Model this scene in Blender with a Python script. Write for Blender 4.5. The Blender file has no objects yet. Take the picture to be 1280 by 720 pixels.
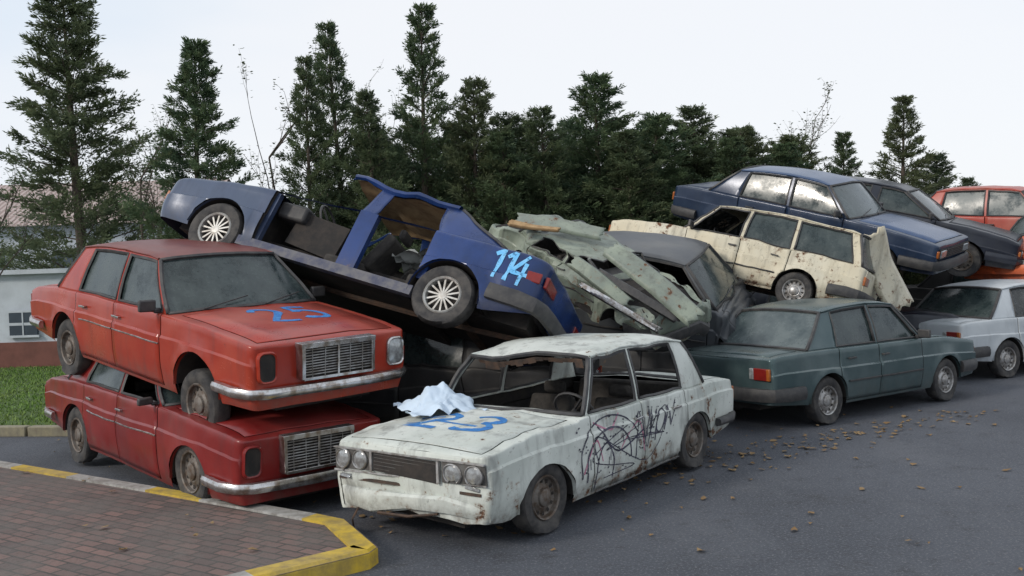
import bpy, bmesh, math, random
import numpy as np
from mathutils import Vector, Matrix, Euler, noise
from mathutils.bvhtree import BVHTree
random.seed(7); rng=np.random.default_rng(5)
scene=bpy.context.scene; col=scene.collection
rad=math.radians

# ---------------------------------------------------------------- materials
def newmat(name):
    m=bpy.data.materials.new(name); m.use_nodes=True
    nt=m.node_tree; b=nt.nodes['Principled BSDF']; return m,nt,b
def lk(nt,a,b): nt.links.new(a,b)
def mixc(nt,fac,a,b,mode='MIX'):
    n=nt.nodes.new('ShaderNodeMix'); n.data_type='RGBA'; n.blend_type=mode
    for s,v in ((n.inputs[0],fac),(n.inputs[6],a),(n.inputs[7],b)):
        if isinstance(v,bpy.types.NodeSocket): nt.links.new(v,s)
        else: s.default_value=v if not isinstance(v,tuple) else (v+(1,) if len(v)==3 else v)
    return n.outputs[2]
def mrange(nt,v,a,b,c=0,d=1,smooth=True):
    n=nt.nodes.new('ShaderNodeMapRange'); n.interpolation_type='SMOOTHSTEP' if smooth else 'LINEAR'
    nt.links.new(v,n.inputs[0]); n.inputs[1].default_value=a;n.inputs[2].default_value=b;n.inputs[3].default_value=c;n.inputs[4].default_value=d
    return n.outputs[0]
def math_(nt,op,a,b=None):
    n=nt.nodes.new('ShaderNodeMath'); n.operation=op
    for i,v in enumerate((a,b)):
        if v is None: continue
        if isinstance(v,bpy.types.NodeSocket): nt.links.new(v,n.inputs[i])
        else: n.inputs[i].default_value=v
    return n.outputs[0]
def noise_(nt,scale,detail=6,rough=.6,vec=None,stretch=None,dist=0):
    if vec is None: tc=nt.nodes.new('ShaderNodeTexCoord'); o=tc.outputs['Object']
    else: o=vec
    if stretch:
        mp=nt.nodes.new('ShaderNodeMapping'); mp.inputs['Scale'].default_value=stretch; nt.links.new(o,mp.inputs[0]); o=mp.outputs[0]
    n=nt.nodes.new('ShaderNodeTexNoise'); n.inputs['Scale'].default_value=scale;n.inputs['Detail'].default_value=detail;n.inputs['Roughness'].default_value=rough;n.inputs['Distortion'].default_value=dist
    nt.links.new(o,n.inputs['Vector']); return n.outputs['Fac']
def bump(nt,b,h,strength=.2,dist=.01):
    n=nt.nodes.new('ShaderNodeBump'); n.inputs['Strength'].default_value=strength;n.inputs['Distance'].default_value=dist
    nt.links.new(h,n.inputs['Height']); nt.links.new(n.outputs[0],b.inputs['Normal'])

def paint(name,c,rust=.2,dust=.35,rough=.38,fade=None,metal=0.0,dirt=.4,seed=0.0,xfade=None,wav=.3):
    m,nt,b=newmat(name)
    tc=nt.nodes.new('ShaderNodeTexCoord'); mp=nt.nodes.new('ShaderNodeMapping'); mp.inputs['Location'].default_value=(seed,seed*1.7,seed*.6)
    lk(nt,tc.outputs['Object'],mp.inputs[0]); V=mp.outputs[0]
    n1=noise_(nt,1.4,5,.6,V); n2=noise_(nt,7,10,.72,V); n3=noise_(nt,38,6,.7,V); st=noise_(nt,5,7,.65,V,(1.2,1.2,.22)); n4=noise_(nt,16,9,.75,V)
    fade=fade or tuple(min(1,x*.75+.10) for x in c)
    g=nt.nodes.new('ShaderNodeNewGeometry'); sp=nt.nodes.new('ShaderNodeSeparateXYZ'); lk(nt,g.outputs['Normal'],sp.inputs[0])
    up=mrange(nt,sp.outputs[2],.25,.95)
    oz=nt.nodes.new('ShaderNodeSeparateXYZ'); lk(nt,tc.outputs['Object'],oz.inputs[0])
    base=mixc(nt,mrange(nt,n1,.35,.68),c,fade)
    if xfade: base=mixc(nt,math_(nt,'MULTIPLY',mrange(nt,math_(nt,'ADD',oz.outputs[0],n1),xfade[0],xfade[1]),.85),base,xfade[2])
    base=mixc(nt,math_(nt,'MULTIPLY',mrange(nt,st,.48,.72),dirt),base,tuple(x*.35+.02 for x in c))
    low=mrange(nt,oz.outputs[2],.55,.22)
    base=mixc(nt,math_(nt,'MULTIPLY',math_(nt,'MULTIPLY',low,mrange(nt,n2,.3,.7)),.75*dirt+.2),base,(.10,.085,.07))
    dfac=math_(nt,'MULTIPLY',math_(nt,'ADD',math_(nt,'MULTIPLY',up,.8),.2),mrange(nt,math_(nt,'ADD',n1,math_(nt,'MULTIPLY',n3,.35)),.4,.95))
    base=mixc(nt,math_(nt,'MULTIPLY',dfac,dust),base,(.30,.285,.26))
    chip=math_(nt,'MULTIPLY',mrange(nt,n4,.66-.10*rust,.69-.10*rust),.75); base=mixc(nt,chip,base,tuple(x*.4+.015 for x in c))
    rs=math_(nt,'ADD',math_(nt,'ADD',math_(nt,'MULTIPLY',n2,.75),math_(nt,'MULTIPLY',n1,.25)),math_(nt,'MULTIPLY',low,.06))
    th=.74-.22*rust
    rm=mrange(nt,rs,th,th+.03)
    halo=math_(nt,'MULTIPLY',mrange(nt,rs,th-.045,th+.02),.45)
    base=mixc(nt,halo,base,(.22,.13,.07))
    rcol=mixc(nt,mrange(nt,n3,.35,.65),(.035,.018,.012),(.17,.075,.035))
    base=mixc(nt,rm,base,rcol); lk(nt,base,b.inputs['Base Color'])
    r=math_(nt,'ADD',math_(nt,'ADD',rough,math_(nt,'MULTIPLY',dfac,.35*min(1,dust*2))),math_(nt,'MULTIPLY',rm,.4)); lk(nt,r,b.inputs['Roughness'])
    b.inputs['Metallic'].default_value=metal
    hh=math_(nt,'SUBTRACT',math_(nt,'MULTIPLY',n1,wav),math_(nt,'MULTIPLY',rm,.05)); hh=math_(nt,'ADD',hh,math_(nt,'MULTIPLY',n3,.012))
    bump(nt,b,hh,.4,.03)
    return m
def simple(name,c,rough=.6,metal=0,var=.3,scale=12,bmp=.15,c2=None,alpha=1,spec=.5):
    m,nt,b=newmat(name); n=noise_(nt,scale,8,.65)
    c2=c2 or tuple(x*(1-var) for x in c)
    lk(nt,mixc(nt,mrange(nt,n,.35,.68),c,c2),b.inputs['Base Color']); b.inputs['Roughness'].default_value=rough; b.inputs['Metallic'].default_value=metal
    b.inputs['Specular IOR Level'].default_value=spec
    if bmp: bump(nt,b,n,bmp,.01)
    return m
def spray(name,c,c2):
    m,nt,b=newmat(name); n=noise_(nt,14,8,.7); n2=noise_(nt,30,6,.75)
    lk(nt,mixc(nt,mrange(nt,n,.35,.68),c,c2),b.inputs['Base Color']); b.inputs['Roughness'].default_value=.6
    lk(nt,mrange(nt,n2,.36,.46,.25,1),b.inputs['Alpha']); return m
def glassmat(name,c,alpha,rough,dustc=(.30,.31,.30),dust=.4):
    m,nt,b=newmat(name); n=noise_(nt,3,6,.6); n2=noise_(nt,25,6,.7); s=math_(nt,'ADD',math_(nt,'MULTIPLY',n,.7),math_(nt,'MULTIPLY',n2,.3))
    f=mrange(nt,s,.35,.7)
    lk(nt,mixc(nt,math_(nt,'MULTIPLY',f,dust),c,dustc),b.inputs['Base Color'])
    lk(nt,math_(nt,'ADD',rough,math_(nt,'MULTIPLY',f,.3)),b.inputs['Roughness'])
    lk(nt,math_(nt,'MINIMUM',math_(nt,'ADD',alpha,math_(nt,'MULTIPLY',f,dust)),1.0),b.inputs['Alpha'])
    return m
M={}
M['rubber']=simple('tyre_rubber',(.022,.022,.024),.8,0,.5,9,.2,(.07,.065,.06))
M['steel']=simple('wheel_steel',(.17,.155,.14),.6,.3,.3,14,.2,(.09,.06,.04))
M['steelgrey']=simple('wheel_silver',(.42,.42,.42),.4,.5,.3,14,.1,(.2,.18,.16))
M['alloy']=simple('alloy',(.48,.48,.46),.4,.4,.2,10,.05,(.30,.28,.25))
M['dark']=simple('dark_underside',(.014,.013,.013),.85,0,.4,8,.3,(.035,.028,.024))
M['chrome']=simple('worn_chrome',(.60,.60,.61),.24,.9,.3,9,.1,(.26,.21,.17))
M['plastic']=simple('black_plastic',(.030,.030,.033),.55,0,.4,10,.1,(.06,.058,.056))
M['seat']=simple('seat_cloth',(.028,.026,.025),.9,0,.3,14,.3,(.055,.05,.045))
M['tan']=simple('tan_headliner',(.40,.27,.14),.9,0,.3,6,.2,(.22,.13,.06))
M['lens']=simple('clear_lens',(.38,.40,.41),.12,.3,.3,20,.05,(.2,.2,.2))
M['red_lens']=simple('red_lens',(.20,.015,.012),.2,0,.2,15,0)
M['amber']=simple('amber_lens',(.35,.10,.02),.25,0,.2,15,0)
M['glass_dusty']=glassmat('dusty_glass',(.022,.034,.036),.86,.07,(.10,.125,.12),.5)
M['glass_grey']=glassmat('grey_glass',(.05,.07,.075),.92,.12,(.17,.20,.20),.6)
M['glass_clear']=glassmat('clear_glass',(.03,.035,.035),.6,.06,(.3,.3,.3),.25)
M['rust_metal']=simple('rusty_metal',(.10,.06,.04),.8,.2,.3,10,.4,(.045,.035,.03))
M['grey_metal']=simple('grey_lamp_bezel',(.13,.13,.125),.6,.3,.3,10,.2,(.07,.06,.055))
M['sill']=simple('scraped_blue_grey_sill',(.12,.12,.13),.6,0,.3,5,.3,(.02,.03,.08))
M['spray_blue']=spray('blue_spray_paint',(.015,.13,.42),(.05,.24,.55))
M['spray_cyan']=spray('light_blue_spray_paint',(.12,.45,.80),(.22,.55,.85))
M['spray_black']=spray('black_spray_paint',(.02,.02,.035),(.06,.055,.10))
M['spray_pink']=spray('pink_spray_paint',(.42,.12,.20),(.5,.26,.34))

# ---------------------------------------------------------------- mesh builder
class MB:
    def __init__(s): s.v=[];s.f=[];s.m=[]
    def add(s,vs,fs,m=0):
        o=len(s.v); s.v+= [tuple(p) for p in vs]
        for f in fs: s.f.append(tuple(o+i for i in f)); s.m.append(m)
    def quad(s,a,b,c,d,m=0): s.add([a,b,c,d],[(0,1,2,3)],m)
    def grid(s,P,m=0,skip=None):
        nr=len(P);nc=len(P[0]);vs=[p for r in P for p in r];fs=[]
        for i in range(nr-1):
            for j in range(nc-1):
                if skip and skip(i,j): continue
                fs.append((i*nc+j,i*nc+j+1,(i+1)*nc+j+1,(i+1)*nc+j))
        s.add(vs,fs,m)
    def box(s,c,sz,m=0,R=None):
        vs=[]
        for k in range(8):
            p=Vector(((k&1)-.5,((k>>1)&1)-.5,((k>>2)&1)-.5)); p=Vector((p.x*sz[0],p.y*sz[1],p.z*sz[2]))
            if R: p=R@p
            vs.append(p+Vector(c))
        s.add(vs,[(0,2,3,1),(4,5,7,6),(0,1,5,4),(2,6,7,3),(0,4,6,2),(1,3,7,5)],m)
    def lathe(s,prof,n,c,ax,m=0):
        ax=Vector(ax).normalized(); u=ax.orthogonal().normalized(); w=ax.cross(u); c=Vector(c)
        P=[]
        for (r,h) in prof:
            P.append([c+ax*h+(u*math.cos(2*math.pi*k/n)+w*math.sin(2*math.pi*k/n))*r for k in range(n+1)])
        s.grid(P,m)
    def tube(s,path,r,n=6,m=0):
        P=[]
        path=[Vector(p) for p in path]
        for i,p in enumerate(path):
            t=(path[min(i+1,len(path)-1)]-path[max(i-1,0)]).normalized()
            u=t.orthogonal().normalized() if i==0 else (u-t*u.dot(t)).normalized()
            w=t.cross(u); rr=r[i] if isinstance(r,(list,tuple)) else r
            P.append([p+(u*math.cos(2*math.pi*k/n)+w*math.sin(2*math.pi*k/n))*rr for k in range(n+1)])
        s.grid(P,m)
    def sweep(s,path,sec,m=0,flip=1):
        P=[]
        for i,p in enumerate(path):
            a=path[max(i-1,0)];b=path[min(i+1,len(path)-1)]
            tx,ty=b[0]-a[0],b[1]-a[1];l=math.hypot(tx,ty);nx,ny=ty/l,-tx/l
            P.append([(flip*(p[0]+nx*o),p[1]+ny*o,p[2]+z) for (o,z) in sec]+[(flip*(p[0]+nx*sec[0][0]),p[1]+ny*sec[0][0],p[2]+sec[0][1])])
        s.grid(P,m)
        s.add(P[0][:-1],[tuple(range(len(sec)))],m); s.add(P[-1][:-1],[tuple(range(len(sec)))],m)
def mkobj(name,mb,mats,parent=None,deform=None,sharp=32,bevel=0,solid=0,smooth=True,label=None,merge=True):
    vs=mb.v
    if deform: vs=[tuple(deform(Vector(p))) for p in vs]
    me=bpy.data.meshes.new(name); me.from_pydata(vs,[],mb.f)
    for m in mats: me.materials.append(m)
    me.polygons.foreach_set('material_index',mb.m)
    if smooth:
        bm=bmesh.new(); bm.from_mesh(me)
        if merge:
            bmesh.ops.remove_doubles(bm,verts=bm.verts,dist=1e-4)
            bmesh.ops.dissolve_degenerate(bm,edges=bm.edges,dist=1e-4)
        a=rad(sharp)
        for e in bm.edges:
            if len(e.link_faces)==2: e.smooth = e.calc_face_angle(0)<a
        for f in bm.faces: f.smooth=True
        bm.to_mesh(me); bm.free()
    o=bpy.data.objects.new(name,me); col.objects.link(o)
    if parent: o.parent=parent
    if solid:
        md=o.modifiers.new('s','SOLIDIFY'); md.thickness=solid; md.offset=0
    if bevel:
        md=o.modifiers.new('b','BEVEL'); md.width=bevel; md.segments=2; md.limit_method='ANGLE'
    if label: o['label']=label
    return o
def empty(name,loc=(0,0,0),rot=(0,0,0),sc=1,label=None,cat=None,group=None):
    e=bpy.data.objects.new(name,None); col.objects.link(e); e.location=loc; e.rotation_euler=rot
    e.scale=(sc,sc,sc) if not isinstance(sc,(tuple,list)) else sc
    e.empty_display_size=.2
    if label: e['label']=label
    if cat: e['category']=cat
    if group: e['group']=group
    return e
def inv_of(e): return Matrix.LocRotScale(e.location,e.rotation_euler,e.scale).inverted()

def stroke_pts(pl,n=10):
    out=[]
    for i in range(len(pl)-1):
        for k in range(n):
            t=k/n; out.append((pl[i][0]*(1-t)+pl[i+1][0]*t,pl[i][1]*(1-t)+pl[i+1][1]*t))
    out.append(pl[-1]); return out
def smooth_pl(pl,n=6):
    out=[]
    P=[pl[0]]+list(pl)+[pl[-1]]
    for i in range(1,len(P)-2):
        for k in range(n):
            t=k/n
            out.append(tuple(.5*((2*P[i][a])+(-P[i-1][a]+P[i+1][a])*t+(2*P[i-1][a]-5*P[i][a]+4*P[i+1][a]-P[i+2][a])*t*t+(-P[i-1][a]+3*P[i][a]-3*P[i+1][a]+P[i+2][a])*t**3) for a in (0,1)))
    out.append(tuple(pl[-1])); return out
def arc(cx,cy,rx,ry,a0,a1,n=12): return [(cx+rx*math.cos(rad(a0+(a1-a0)*k/n)),cy+ry*math.sin(rad(a0+(a1-a0)*k/n))) for k in range(n+1)]
GL={'1':[[(.15,.8),(.4,1),(.4,0)]],
    '4':[[(.45,1),(.02,.35),(.65,.35)],[(.45,.75),(.45,-.05)]],
    '2':[arc(.3,.72,.27,.27,170,-25)+[(.05,.02),(.62,.0)]],
    '5':[[(.6,1),(.12,1),(.08,.56)]+arc(.28,.32,.3,.31,120,-150)],
    '3':[arc(.27,.76,.26,.24,150,-70)+arc(.27,.27,.30,.27,70,-150)],
    'M':[[(0,-.1),(.1,1.1),(.35,.3),(.62,1.0),(.74,-.2)]],'O':[arc(.3,.5,.28,.45,90,450,16)],'N':[[(.02,0),(.1,1),(.45,.05),(.6,1.15)]]}
def drape(bvh,strokes,mp,direction,width,off=.005):
    mb=MB(); d=Vector(direction)
    for pl in strokes:
        pts=stroke_pts(pl,3 if len(pl)>8 else 9); q=[]
        for (u,v) in pts: q.append(Vector(mp(u,v)))
        rows=[]
        for i,p in enumerate(q):
            t=(q[min(i+1,len(q)-1)]-q[max(i-1,0)])
            if t.length<1e-6: continue
            t.normalize(); s=t.cross(d).normalized(); w=width*(.8+.45*noise.noise(p*11))
            row=[]
            for k in (-1,-.4,.4,1):
                pp=p+s*w*k*.5
                h=bvh.ray_cast(pp-d*1.0,d,2.5)
                if h[0] is None: row=None;break
                row.append(h[0]-d*off)
            if row is None:
                if len(rows)>1: mb.grid(rows)
                rows=[]
            else: rows.append(row)
        if len(rows)>1: mb.grid(rows)
    return mb
def crumpled(c,R,sx,sy,amp,seed,n=16,fold=0):
    P=[]
    for i in range(n):
        row=[]
        for j in range(n):
            u=i/(n-1)*2-1;v=j/(n-1)*2-1; q=Vector((u*1.1,v*1.1,seed))
            z=amp*(abs(noise.noise(q*1.3))*2.2-.6)+amp*.5*abs(noise.noise(q*3.1))+fold*abs(u)
            e=1+.12*noise.noise(Vector((u*3,v*3,seed+7)))
            row.append(Vector(c)+R@Vector((u*sx*e,v*sy*e,z)))
        P.append(row)
    return P
def folded_panel(a,b,wid,nrm,seed,creases=3,amp=.05,n=22,m=9):
    """stiff sheet-metal panel from a to b, flat facets between sharp creases, ragged ends"""
    rr=random.Random(seed); a=Vector(a);b=Vector(b); t=(b-a); nrm=Vector(nrm).normalized(); s=t.cross(nrm).normalized()
    cr=[(rr.uniform(.1,.9),rr.uniform(-.6,.6),rr.uniform(-1,1)) for _ in range(creases)]
    P=[]
    for i in range(n):
        row=[]
        for j in range(m):
            u=i/(n-1);v=j/(m-1)*2-1
            z=sum(k*abs(u-c+sl*v*.3) for c,sl,k in cr)*amp*3
            if abs(v)>.85: z-=.03
            uu=u+(.03*rr.uniform(-1,1) if i in(0,n-1) else 0)
            row.append(a+t*uu+s*(v*wid*(1-.12*abs(u-.4)))+nrm*z)
        P.append(row)
    return P

# ---------------------------------------------------------------- car builder
SP={}
SP['boxy']=dict(L=4.10,W=1.61,xf=1.37,xr=-1.11,Rw=.295,top=[(-2.05,.83),(-1.9,.86),(-1.4,.88),(.8,.90),(1.3,.89),(1.9,.85),(2.05,.83)],
  cols=[(.80,.46),(.74,.41),(-.08,-.10),(-.13,-.15),(-.92,-.88),(-1.38,-1.14)],roof=[(-1.2,1.35),(-.8,1.385),(-.2,1.40),(.3,1.385),(.5,1.36)],yt=.61,style='lada',crease=.80,rc=.05,sh=.018)
SP['saloon']=dict(L=4.66,W=1.77,xf=1.50,xr=-1.25,Rw=.315,top=[(-2.33,.78),(-2.1,.85),(-1.5,.91),(.9,.93),(1.5,.91),(2.1,.87),(2.33,.84)],
  cols=[(.95,.46),(.88,.41),(-.06,-.08),(-.12,-.14),(-.98,-.90),(-1.52,-1.18)],roof=[(-1.25,1.36),(-.8,1.41),(-.2,1.43),(.3,1.41),(.55,1.38)],yt=.63,style='merc',crease=.72,rc=.065,sh=.02)
SP['sedan']=dict(L=4.24,W=1.65,xf=1.33,xr=-1.16,Rw=.29,top=[(-2.12,.86),(-1.95,.89),(-1.5,.905),(.8,.89),(1.3,.87),(1.9,.80),(2.12,.76)],
  cols=[(.82,.38),(.75,.33),(-.12,-.14),(-.18,-.20),(-.95,-.88),(-1.5,-1.05)],roof=[(-1.1,1.33),(-.7,1.375),(-.2,1.40),(.2,1.38),(.45,1.34)],yt=.60,style='fiat',crease=.66,rc=.065,sh=.022)
SP['wagon']=dict(SP['sedan'],cols=[(.82,.38),(.74,.32),(-.12,-.14),(-.19,-.21),(-.92,-.90),(-.99,-.97),(-1.88,-1.75),(-2.03,-1.9)],roof=[(-2.0,1.34),(-1.7,1.39),(-.9,1.41),(-.2,1.41),(.2,1.38),(.45,1.34)],top=[(-2.12,.86),(-1.5,.90),(.8,.90),(1.3,.87),(1.9,.79),(2.12,.74)])
SP['modern']=dict(SP['sedan'],L=4.4,W=1.70,xf=1.38,xr=-1.30,Rw=.31,top=[(-2.2,.91),(-2.0,.94),(-1.5,.94),(.9,.91),(1.4,.88),(2.0,.80),(2.2,.74)],
  cols=[(.95,.30),(.86,.24),(-.10,-.10),(-.26,-.25),(-.98,-.85),(-1.7,-1.0)],roof=[(-1.1,1.29),(-.7,1.34),(-.2,1.36),(.1,1.35),(.4,1.30)],yt=.56,style='modern',crease=.6,rc=.13,sh=.04)

def build_car(kind,loc,rot,sc,pm,label,cat='car',name='wrecked_car',glass='glass_dusty',glass_front=None,rim='steel',dent=.012,dseed=0.,deform=None,
              doors=True,lights=True,numbers=None,roofmat=None,skip=(),wheels=(1,1,1,1),wdrop=None,bonnetmat=None,bumpermat=None,doormat=None,headliner=None,extra=None,roofx0=None,sharp=32):
    S=SP[kind]; L2=S['L']/2; W2=S['W']/2; Rw=S['Rw']; xf,xr=S['xf'],S['xr']; Ra=Rw+.055
    car=empty(name,loc,rot,sc,label,cat)
    tx,tz=zip(*S['top']); rx_,rz_=zip(*S['roof']); cols=S['cols']; yt=S['yt']; rc=S['rc']; sh=S['sh']
    xA=cols[0][0]; xC=cols[-1][0]
    def plan(x):
        w=W2
        w-=.045*max(0,(x-.9)/(L2-.9))**2+.04*max(0,(-x-1.0)/(L2-1.0))**2
        e=(abs(x)-(L2-rc))/rc
        if e>0: w-=rc*.8*(1-math.sqrt(max(0,1-min(1,e)**2)))
        return w
    def ztop(x):
        z=float(np.interp(x,tx,tz)); e=(abs(x)-(L2-.05))/.05
        if e>0: z-=.7*sh*(1-math.sqrt(max(0,1-min(1,e)**2)))
        return z
    rz0=.33 if kind!='modern' else .40
    def zs(x): return float(np.interp(x,[-L2,xr-.4,xr+.4,xf-.4,xf+.4,L2],[rz0,.28,.22,.22,.28,.30]))
    def zb(x):
        z=zs(x)
        for xa in (xf,xr):
            d=abs(x-xa)
            if d<Ra: z=max(z,Rw+math.sqrt(Ra*Ra-d*d)*.97)
        return z
    FR=sorted(set([0,.05,.13,.22,.32,.42,.52,.6,S['crease'],S['crease']+.03,.86,.93,1.0]))
    def tuck(f):
        return float(np.interp(f,[0,.1,.35,S['crease'],S['crease']+.03,1],[.06,.035,.008,0,.018,.028]))
    TOPF=[1,.93,.90,.885,.6,.3,0]
    def section(x):
        w=plan(x);zt=ztop(x);z0=zs(x);zbb=zb(x);H=zt-sh-z0
        pts=[]
        for f in FR:
            z=max(z0+f*H,zbb); z=min(z,zt-sh); fa=(z-z0)/H
            y=w-tuck(fa)
            for xa in (xf,xr):
                d=math.hypot(x-xa,z-Rw)-Ra
                if d<.12: y+=.014*math.exp(-(d/.05)**2)
            pts.append((x,y,z))
        wy=w-.028
        for a in (30,60,90): pts.append((x,wy-sh*(1-math.cos(rad(a))),zt-sh+sh*math.sin(rad(a))))
        yy=wy-sh; cr=.03*min(1,(L2-abs(x))/.25)
        for f in TOPF[1:]: pts.append((x,yy*f,zt+cr*(1-f*f)+(.012*math.exp(-((f-.3)/.18)**2) if S['style'] in('merc','lada') and x>xA else 0)*min(1,(L2-abs(x))/.2)))
        return pts
    nS=len(FR)+3-1
    xsplit=[xA-.06,(cols[2][0]+cols[3][0])/2,(cols[4][0] if kind!='wagon' else cols[4][0]-.03)]
    g=.006
    xs=set()
    x=-L2+rc
    while x<L2-rc: xs.add(round(x,4)); x+=.09
    for xa in (xf,xr):
        for k in range(17): xs.add(round(xa+Ra*math.cos(math.pi*k/16),4))
    for k in range(5):
        e=math.sin(math.pi/2*k/4); xs.add(round(L2-rc+rc*e,4)); xs.add(round(-L2+rc-rc*e,4))
    spl=xsplit+[xA+.13,L2-.075,xC-.10,-L2+.075]
    xs=[x for x in xs if all(abs(x-s)>.012 for s in spl)]
    for s in spl: xs+=[s-g,s+g]
    xs=sorted(xs)
    secs=[section(x) for x in xs]
    ring=[[(p[0],p[1],p[2]) for p in s]+[(p[0],-p[1],p[2]) for p in reversed(s[:-1])] for s in secs]
    nR=len(ring[0]); half=len(secs[0])-1
    parts={k:MB() for k in('body','bonnet','boot','fdl','rdl','fdr','rdr','liner')}
    def near(x,s): return abs(x-s)<g*.9
    for i in range(len(xs)-1):
        xm=(xs[i]+xs[i+1])/2
        for j in range(nR-1):
            jj=j if j<half else nR-2-j
            left=j<half
            q=[ring[i][j],ring[i+1][j],ring[i+1][j+1],ring[i][j+1]]
            key='body'
            if jj<nS:
                if xsplit[1]<xm<xsplit[0] and jj>=1: key='fdl' if left else 'fdr'
                elif xsplit[2]<xm<xsplit[1] and jj>=1: key='rdl' if left else 'rdr'
                if jj>=1 and any(near(xm,s) for s in xsplit): continue
            else:
                t=jj-nS
                if xC+.02<xm<xA-.06:
                    if t>=1: continue
                elif xm>=xA-.06:
                    if t>=3 and xA+.13<xm<L2-.075: key='bonnet'
                    if t==2 and xA+.13<xm<L2-.075: continue
                    if t>=2 and (near(xm,xA+.13)): continue
                    if t>=2 and near(xm,L2-.075): continue
                else:
                    if kind!='wagon':
                        if t>=3 and -L2+.075<xm<xC-.10: key='boot'
                        if t==2 and -L2+.075<xm<xC-.10: continue
                        if t>=2 and near(xm,xC-.10): continue
            parts[key].add(q,[(0,1,2,3)],0)
    lf=[]
    for i,xx in enumerate(xs):
        lf.append([(p[0],p[1]-.03,p[2]) for p in secs[i][1:nS+1]])
    def sk(i,j):
        xm=(xs[i]+xs[i+1])/2
        return (not doors) and xsplit[2]+.02<xm<xsplit[0]-.02
    B=parts['body']
    B.grid(lf,1,sk); B.grid([[(p[0],-p[1],p[2]) for p in r] for r in lf],1)
    for (a,b_) in ((xA-.05,L2-.05),(-L2+.04,xC)):
        if kind=='wagon' and a<0: continue
        rows=[[(x,y*(plan(x)-.08),ztop(x)-.03) for y in (-1,0,1)] for x in np.linspace(a,b_,8)]
        B.grid(rows,1)
    for end in (0,-1):
        s=secs[end]; nc=10
        rows=[]
        for j in range(nS+1):
            fr=j/nS; rows.append([(s[j][0]+(.014*math.sin(math.pi*fr)*(1-(2*k/nc-1)**2))*(1 if end else -1),s[j][1]*(1-2*k/nc),s[j][2]) for k in range(nc+1)])
        B.grid(rows,0)
    for xa in (xf,xr):
        for sgn in (1,-1):
            rows=[]
            for k in range(17):
                a=math.pi*k/16; x=xa+Ra*math.cos(a); z=max(Rw+Ra*math.sin(a)*.97,.2); yo=plan(x)-.006
                rows.append([(x,sgn*yo,z),(x,sgn*(yo-.03),z),(x,sgn*(yo-.36),z)])
            B.grid(rows,0,lambda i,j:j==1); B.grid(rows,1,lambda i,j:j==0)
            inner=[r[2] for r in rows]; B.add([(xa,sgn*(plan(xa)-.36),Rw)]+inner,[(0,k+1,k+2) for k in range(16)],1)
    B.box((0,0,.34 if kind!='modern' else .38),(S['L']-.25,2*(W2-.37),.20 if kind!='modern' else .14),1)
    B.box(((xf+xr)/2,0,.255),(xf-xr-2*Ra-.06,2*(W2-.10),.05),1)
    B.box((xA+.02,0,.58),(.04,2*(W2-.12),.52),1)
    B.box((xC+.1,0,.58),(.04,2*(W2-.12),.50),1)
    if not doors:
        B.box(((xf+xr)/2,W2-.085,.265),(xf-xr-2*Ra+.1,.10,.10),3)
        B.box((xsplit[1]-.02,W2-.10,.60),(.20,.07,.66),0); B.box((xsplit[0]+.01,W2-.10,.60),(.09,.06,.58),0)
        B.box((xsplit[2]-.02,W2-.10,.66),(.08,.06,.50),0)
        # blue door inner frame leaning in front opening, far side trim
        B.box((.38,W2-.30,.62),(.62,.04,.38),1,Matrix.Rotation(rad(-6),3,'Y'))
        B.box((.15,.0,.40),(1.6,.22,.16),2)
    B.tube([(1.0,.2,.22),(0,.22,.2),(-1.5,.25,.23),(-L2+.05,.3,.26)],.03,6,2)
    B.tube([(xr,-W2+.2,Rw),(xr,W2-.2,Rw)],.05,8,2); B.tube([(xf,-W2+.2,Rw-.05),(xf,W2-.2,Rw-.05)],.035,8,2)
    def rz(x): return float(np.interp(x,rx_,rz_))
    TT=[0,.05,.28,.5,.72,.93,1]
    def GP(c,t,sg=1,ins=0):
        xb,xt=c; x=xb+(xt-xb)*t; zb_=ztop(xb)-.005; z=zb_+(rz(xt)-zb_)*t; yb=(plan(xb)-.028-sh)*.975
        y=yb+(yt-yb)*t+.016*math.sin(math.pi*t)-ins
        return (x,y*sg,z)
    nsub=6
    GH=MB(); win=[]
    for sg in (1,-1):
        for ci in range(len(cols)-1):
            if 'apillar' in skip and ci==0 and sg==1: continue
            c0,c1=cols[ci],cols[ci+1]
            cc=[(c0[0]+(c1[0]-c0[0])*k/nsub,c0[1]+(c1[1]-c0[1])*k/nsub) for k in range(nsub+1)]
            P=[[GP(c,t,sg) for c in cc] for t in TT]
            if ci%2==0: GH.grid(P)
            else:
                if doors or ci>4: GH.grid(P,0,lambda i,j:1<=i<=4)
                else: GH.grid(P,0,lambda i,j:i<5)
                if (doors or ci>4):
                    win.append((sg,ci,[[GP(c,t,sg,.016) for c in cc] for t in np.linspace(.02,.96,6)]))
                    loop=[GP(cc[0],t,sg,-.004) for t in np.linspace(.05,.93,5)]+[GP(c,.93,sg,-.004) for c in cc]+[GP(cc[-1],t,sg,-.004) for t in np.linspace(.93,.05,5)]+[GP(c,.05,sg,-.004) for c in reversed(cc)]
                    GH.tube(loop,.008,4,1)
    x0,x1=cols[0][1],cols[-1][1]
    if roofx0 is not None: x0=roofx0
    rf=[1.0,.985,.95,.85,.6,.3,0]; rf=rf+[-a for a in reversed(rf[:-1])]
    rows=[]
    for k in range(15):
        x=x1+(x0-x1)*k/14; row=[]
        for a in rf:
            z=rz(x)+ .035*(1-abs(a)**2.2)+(.018 if abs(a)<.96 else 0)
            e=min(1,(k+.01)/1.5,(14-k+.01)/1.5); z=rz(x)+(z-rz(x))*(.25+.75*math.sqrt(e))
            row.append((x+(.05*(1-a*a))*(1 if k==14 else (-.9 if k==0 else (.9*k/14-.8*(14-k)/14))),a*(yt+.012),z))
        rows.append(row)
    RF=MB(); RF.grid(rows)
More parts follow.
